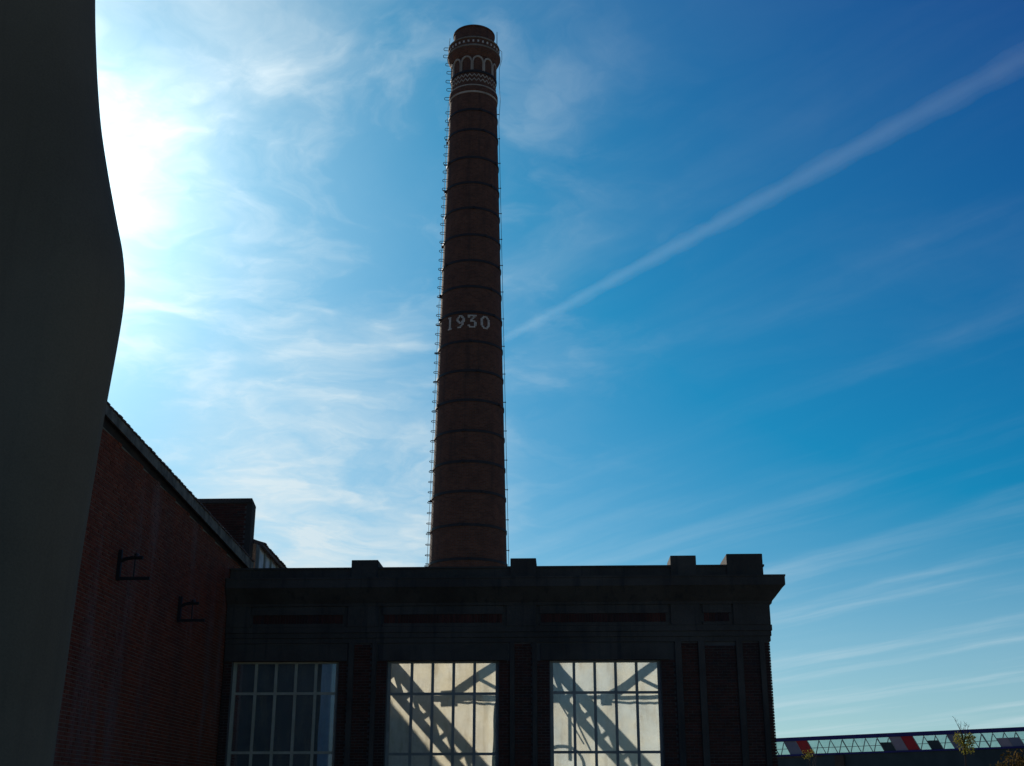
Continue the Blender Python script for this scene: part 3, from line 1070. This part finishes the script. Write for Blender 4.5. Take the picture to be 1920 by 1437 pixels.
# step irons up the left side, with a safety rail
la = VIEW + R(-87)
t_ = Vector((-math.sin(la), math.cos(la), 0))
n_ = Vector((math.cos(la), math.sin(la), 0))
z = 9.0
k = 0
while z < 37.0:
    r_ = cr_(z)
    pts = [n_ * (r_ - 0.05) - t_ * 0.13, n_ * (r_ + 0.15) - t_ * 0.12, n_ * (r_ + 0.19) - t_ * 0.07,
           n_ * (r_ + 0.19) + t_ * 0.07, n_ * (r_ + 0.15) + t_ * 0.12, n_ * (r_ - 0.05) + t_ * 0.13]
    cpart('step_iron', MB().tube([q + Vector((0, 0, z)) for q in pts], 0.016, 5), 'iron')
    z += 0.5
for z, r_ in ((37.35, 1.29), (37.9, 1.19), (38.4, 1.24), (38.95, 1.2), (39.45, 1.27), (39.95, 1.40), (40.4, 1.38)):
    pts = [n_ * (r_ - 0.08) - t_ * 0.13, n_ * (r_ + 0.18) - t_ * 0.13, n_ * (r_ + 0.23) - t_ * 0.08,
           n_ * (r_ + 0.23) + t_ * 0.08, n_ * (r_ + 0.18) + t_ * 0.13, n_ * (r_ - 0.08) + t_ * 0.13]
    cpart('step_iron', MB().tube([q + Vector((0, 0, z)) for q in pts], 0.016, 5), 'iron')
rail = [n_ * (cr_(z) + 0.09) + t_ * 0.2 + Vector((0, 0, z)) for z in [9 + i for i in range(29)]]
cpart('safety_rail', MB().tube(rail, 0.011, 5), 'iron')
z = 9.6
while z < 36:
    q = n_ * (cr_(z) - 0.03) + t_ * 0.2
    q2 = n_ * (cr_(z) + 0.17) + t_ * 0.2
    cpart('rail_stand_off', MB().tube([q + Vector((0, 0, z)), q2 + Vector((0, 0, z))], 0.024, 6), 'iron')
    z += 1.48
cpart('rod', MB().tube([n_ * 1.36 + Vector((0, 0, 40.3)), n_ * 1.30 + Vector((0, 0, 41.1))], 0.013, 5), 'iron')
# lightning conductor down the right side
ra = VIEW + R(86)
m_ = Vector((math.cos(ra), math.sin(ra), 0))
cond = [m_ * (cr_(z) + 0.085) + Vector((0, 0, z)) for z in [5 + i for i in range(32)]]
cond += [m_ * 1.42 + Vector((0, 0, 37.3)), m_ * 1.36 + Vector((0, 0, 38.3)), m_ * 1.37 + Vector((0, 0, 39.3)), m_ * 1.50 + Vector((0, 0, 39.8)),
         m_ * 1.49 + Vector((0, 0, 40.3)), m_ * 1.25 + Vector((0, 0, 40.55))]
cpart('lightning_conductor', MB().tube(cond, 0.012, 5), 'iron')
cpart('lightning_rod', MB().tube([m_ * 1.23 + Vector((0, 0, 40.42)), m_ * 1.23 + Vector((0, 0, 41.55))], [0.028, 0.014], 6), 'iron')
z = 6.0
while z < 37:
    q = cr_(z)
    cpart('stand_off', MB().tube([m_ * (q - 0.03) + Vector((0, 0, z)), m_ * (q + 0.085) + Vector((0, 0, z)), m_ * (q + 0.125) + Vector((0, 0, z))], [0.02, 0.02, 0.035], 6), 'iron')
    z += 1.45

# ------------------------------------------------------------------ curved wall in the left foreground
edge = [(-3.60, 0.0), (-3.595, 1.93), (-3.58, 2.59), (-3.565, 3.32), (-3.535, 3.99), (-3.515, 4.4), (-3.495, 4.72), (-3.475, 5.0), (-3.46, 5.25), (-3.455, 5.45),
        (-3.468, 5.65), (-3.51, 5.89), (-3.57, 6.11), (-3.645, 6.38), (-3.73, 6.70), (-3.82, 7.08), (-3.90, 7.53), (-3.97, 8.01),
        (-4.01, 8.34), (-4.05, 8.67), (-4.08, 9.3), (-4.10, 10.2)]


def smooth_line(pts, n=5):
    out = []
    P = [pts[0]] + pts + [pts[-1]]
    for i in range(1, len(P) - 2):
        for k in range(n):
            t = k / n
            q = []
            for c in (0, 1):
                a, b, c_, d = P[i - 1][c], P[i][c], P[i + 1][c], P[i + 2][c]
                q.append(0.5 * (2 * b + (c_ - a) * t + (2 * a - 5 * b + 4 * c_ - d) * t * t + (3 * b - a - 3 * c_ + d) * t ** 3))
            out.append(tuple(q))
    out.append(pts[-1])
    return out


el = smooth_line(edge)
cwm = MB()
nr = 12
vs = []
cols = None
for (x, z) in el:
    row = [(-9.0, 8.40, z)]
    for i in range(nr + 1):                       # rounded end: the outline runs along the far edge
        a = -math.pi / 2 + (math.pi / 2) * i / nr
        row.append((x - 0.42 + 0.42 * math.cos(a), 9.0 + 0.60 * math.sin(a), z))
    row += [(x - 0.10, 9.12, z), (-9.0, 9.12, z)]
    cols = len(row)
    vs += row
fs = []
for i in range(len(el) - 1):
    for j in range(cols):
        j2 = (j + 1) % cols
        fs.append((i * cols + j, i * cols + j2, (i + 1) * cols + j2, (i + 1) * cols + j))
fs.append(tuple(range(cols))[::-1])
fs.append(tuple((len(el) - 1) * cols + j for j in range(cols)))
cwm.poly(vs, fs)
cw_o = cwm.build('curved_wall', 'plaster', None, smooth=False)
tag(cw_o, 'dark grey plastered wall with a bulging curved outline in the left foreground', 'wall')
for pl in cw_o.data.polygons:
    pl.use_smooth = len(pl.vertices) == 4

# ------------------------------------------------------------------ glass roofed building far right
A, B = Vector((15.71, 95.81, 0)), Vector((29.59, 84.13, 0))
dr = (B - A).normalized()
nb = Vector((dr.y, -dr.x, 0))              # away from or towards the camera
if nb.dot(Vector((22, 90, 0))) > 0:
    nb = -nb                                # now towards the camera
gb = thing('glazed_workshop', 'long low workshop far right with a raked glass strip and red and grey panels', 'building', (22.6, 90, 0))


def gp(s, z, out=0.0):
    q = A + dr * s + nb * out
    return (q.x, q.y, z)


def gbox(s0, s1, z0, z1, o0, o1, sh0=0.0, sh1=0.0):
    """block along the strip; sh shifts the top edge against the bottom (raked ends)"""
    b = MB()
    vs = [gp(s0 + sh0, z0, o0), gp(s1 + sh0, z0, o0), gp(s1 + sh0, z0, o1), gp(s0 + sh0, z0, o1),
          gp(s0 + sh1, z1, o0), gp(s1 + sh1, z1, o0), gp(s1 + sh1, z1, o1), gp(s0 + sh1, z1, o1)]
    return b.poly(vs, [(3, 2, 1, 0), (4, 5, 6, 7), (0, 1, 5, 4), (1, 2, 6, 5), (2, 3, 7, 6), (3, 0, 4, 7)])


S0, S1 = -6.0, 24.0
gbox(S0, S1, 6.76, 7.02, -0.2, 0.12).build('ridge_beam', 'beam_blue', gb)
gbox(S0, S1, 5.72, 5.84, -0.15, 0.14).build('sill_beam', 'beam_blue', gb)
gbox(S0, S1, 0.0, 5.716, -0.25, 0.05).build('wall', 'panel_dark', gb)
gbox(-0.5, 3.6, 5.60, 5.70, 0.052, 0.11).build('gutter', 'concrete', gb)
gbox(4.6, 5.3, 0.0, 5.65, 0.052, 0.2).build('pilaster', 'concrete', gb)
SS = [-3.4, -2.43, -1.45, -0.46, 0.51, 1.51, 2.42, 3.36, 4.30, 5.22, 6.12, 7.0, 7.89, 8.77, 9.62, 10.5, 11.3, 12.12, 12.93, 13.74, 14.53, 15.26, 16.04, 16.8, 17.56, 18.4, 19.3, 20.2]
fill = {4: 'panel_grey', 5: 'panel_red', 13: 'panel_mauve', 14: 'panel_red', 18: 'panel_grey'}
RK = 0.50
for i in range(len(SS) - 1):
    a, b = SS[i], SS[i + 1]
    gbox(a - 0.02, a + 0.02, 5.84, 6.76, 0.0, 0.06, RK, 0).build('rafter', 'frame_grey', gb)
    if i in fill:
        gbox(a + 0.02, b - 0.02, 5.841, 6.759, 0.02, 0.045, RK, 0).build('panel', fill[i], gb)
    elif i in (12, 16):
        gbox(a + 0.02, b - 0.02, 6.42, 6.759, 0.03, 0.036, RK * 0.37, 0).build('pane', 'roof_glass', gb)
        gbox(a + 0.02, b - 0.02, 5.841, 6.419, 0.02, 0.045, RK, RK * 0.37).build('panel', 'panel_dark', gb)
    elif i in (22, 23):
        gbox(a + 0.02, b - 0.02, 6.40, 6.759, 0.03, 0.036, RK * 0.4, 0).build('pane', 'roof_glass', gb)
        gbox(a + 0.02, b - 0.02, 5.841, 6.399, 0.02, 0.045, RK, RK * 0.4).build('panel', 'panel_mauve' if i == 22 else 'panel_grey', gb)
    else:
        gbox(a + 0.02, b - 0.02, 5.841, 6.759, 0.03, 0.036, RK, 0).build('pane', 'roof_glass', gb)
# inner lattice seen through the glass, and the far glazed slope's rafters
lt = MB()
for i in range(len(SS) - 1):
    m_s = (SS[i] + SS[i + 1]) / 2 + 0.2
    lt.bar(gp(m_s, 5.85, -1.6), gp(m_s + 0.30, 6.78, -1.6), 0.05, 0.05, tuple(nb))
    if i % 3 == 1:
        lt.bar(gp(m_s + 0.34, 6.78, -1.6), gp(m_s + 0.85, 5.85, -1.6), 0.06, 0.06, tuple(nb))
lt.bar(gp(-5, 5.84, -2.2), gp(22, 5.84, -2.2), 0.12, 0.14)
lt.bar(gp(-5, 6.42, -3.4), gp(22, 6.42, -3.4), 0.04, 0.04)
lt.build('inner_lattice', 'frame_grey', gb)

# ------------------------------------------------------------------ plants far right


def leaves(n, blobs, size, seed):
    rg = random.Random(seed)
    b = MB()
    for _ in range(n):
        c, rx, rz = rg.choice(blobs)
        while True:
            d = Vector((rg.uniform(-1, 1), rg.uniform(-1, 1), rg.uniform(-1, 1)))
            if 0.2 < d.length < 1:
                break
        d *= rg.uniform(0.75, 1.1)
        p_ = Vector(c) + Vector((d.x * rx, d.y * rx, d.z * rz))
        u = Vector((rg.gauss(0, 1), rg.gauss(0, 1), rg.gauss(0, 1))).normalized()
        w_ = u.orthogonal().normalized()
        s_ = size * rg.uniform(0.6, 1.3)
        b.poly([p_ - u * s_, p_ + w_ * s_ * 0.5, p_ + u * s_, p_ - w_ * s_ * 0.5], [(0, 1, 2, 3)])
    return b


sx, sy = 20.15, 66.0
sap = thing('sapling', 'thin yellow-green sapling with bare twig tips in front of the glass strip', 'tree', (sx, sy, 0))
tk = MB()
tk.tube([(sx, sy, 0), (sx + 0.05, sy, 2), (sx - 0.05, sy, 4), (sx - 0.02, sy, 5.2)], [0.07, 0.06, 0.045, 0.03], 7)
tk.build('trunk', 'bark', sap)
bl = [((sx + 0.1, sy, 5.1), 0.5, 0.42), ((sx - 0.2, sy + 0.1, 5.3), 0.32, 0.34), ((sx + 0.3, sy, 5.3), 0.3, 0.34), ((sx + 0.1, sy, 4.8), 0.42, 0.35)]
leaves(760, bl, 0.06, 21).build('crown', 'leaf_yellow', sap)
tw = MB()
rg = random.Random(8)
for (ex, ez, n) in ((-0.42, 6.34, 5), (-0.25, 5.95, 4), (0.15, 6.08, 5), (0.32, 6.0, 3), (0.02, 5.85, 3), (-0.1, 6.15, 3)):
    base = Vector((sx - 0.02, sy, 5.0))
    tip = Vector((sx + ex, sy + rg.uniform(-0.2, 0.2), ez))
    mid = base.lerp(tip, 0.55) + Vector((rg.uniform(-0.08, 0.08), 0, 0))
    tw.tube([base, mid, tip], [0.022, 0.014, 0.006], 5)
    for q in range(n):
        f_ = rg.uniform(0.55, 0.95)
        st_ = mid.lerp(tip, f_)
        tw.tube([st_, st_ + Vector((rg.uniform(-0.16, 0.16), rg.uniform(-0.1, 0.1), rg.uniform(0.03, 0.15)))], [0.008, 0.004], 4)
tw.build('branch', 'bark', sap)
bx, by = 17.4, 50.0
bush = thing('bush', 'rounded brown autumn bush at the bottom right corner of the view', 'bush', (bx, by, 0))
bst = MB()
for k in range(7):
    a = k * 0.9
    bst.tube([(bx, by, 0), (bx + 0.5 * math.cos(a), by + 0.5 * math.sin(a), 1.6), (bx + 0.9 * math.cos(a), by + 0.8 * math.sin(a), 3.3)], [0.06, 0.04, 0.015], 6)
bst.build('stem', 'bark', bush)
bl = [((bx - 0.9, by, 2.6), 0.9, 1.0), ((bx - 0.2, by, 3.1), 0.9, 0.95), ((bx + 0.6, by + 0.2, 2.9), 1.1, 1.1), ((bx, by, 2.0), 1.6, 1.4)]
leaves(4200, bl, 0.075, 22).build('foliage', 'leaf_brown', bush)
wx, wy = 12.4, 66.0
wd = thing('weed', 'small tuft of yellowing weeds at the foot of the first red panel', 'plant', (wx, wy, 0))
ws = MB()
for k in range(6):
    ws.tube([(wx, wy, 0), (wx + rg.uniform(-0.2, 0.2), wy, 3), (wx + rg.uniform(-0.45, 0.35), wy, rg.uniform(4.5, 5.0))], [0.03, 0.02, 0.006], 5)
ws.build('stem', 'bark', wd)
leaves(110, [((wx, wy, 4.6), 0.3, 0.28), ((wx - 0.2, wy, 4.5), 0.26, 0.3)], 0.05, 23).build('foliage', 'leaf_yellow', wd)

# ------------------------------------------------------------------ condensation trail high in the sky
m, gN, out = mat('vapour')
vol = gN.add('ShaderNodeVolumePrincipled')
vol.inputs['Color'].default_value = (0.9, 1, 1, 1)
vol.inputs['Density'].default_value = 0.00026
vol.inputs['Anisotropy'].default_value = 0.45
gN.t.links.new(vol.outputs[0], out.inputs['Volume'])
M['vapour'] = m
P0, P1 = Vector((-420, 6575, 2500)), Vector((3300, 1543, 2500))
ct = thing('contrail', 'long thin white contrail crossing the blue sky to the right of the chimney', 'contrail', tuple(P0))
rg = random.Random(31)
for layer, fr in enumerate((1.35, 0.9, 0.55)):
    n = 90
    pts, rs = [], []
    for i in range(n + 1):
        t = i / n
        p_ = P0.lerp(P1, t)
        wid = (20 + 34 * t ** 0.8) * fr * (1 - 0.6 * t * layer / 2)
        if t < 0.04:
            wid *= max(0.05, t / 0.04)
        rs.append(wid * rg.uniform(0.85, 1.15))
        pts.append(p_ + Vector((rg.uniform(-3, 3), rg.uniform(-3, 3), rg.uniform(-4, 4) + (1 - fr) * 6)))
    MB().tube(pts, rs, 14).build('vapour', 'vapour', ct, smooth=True)
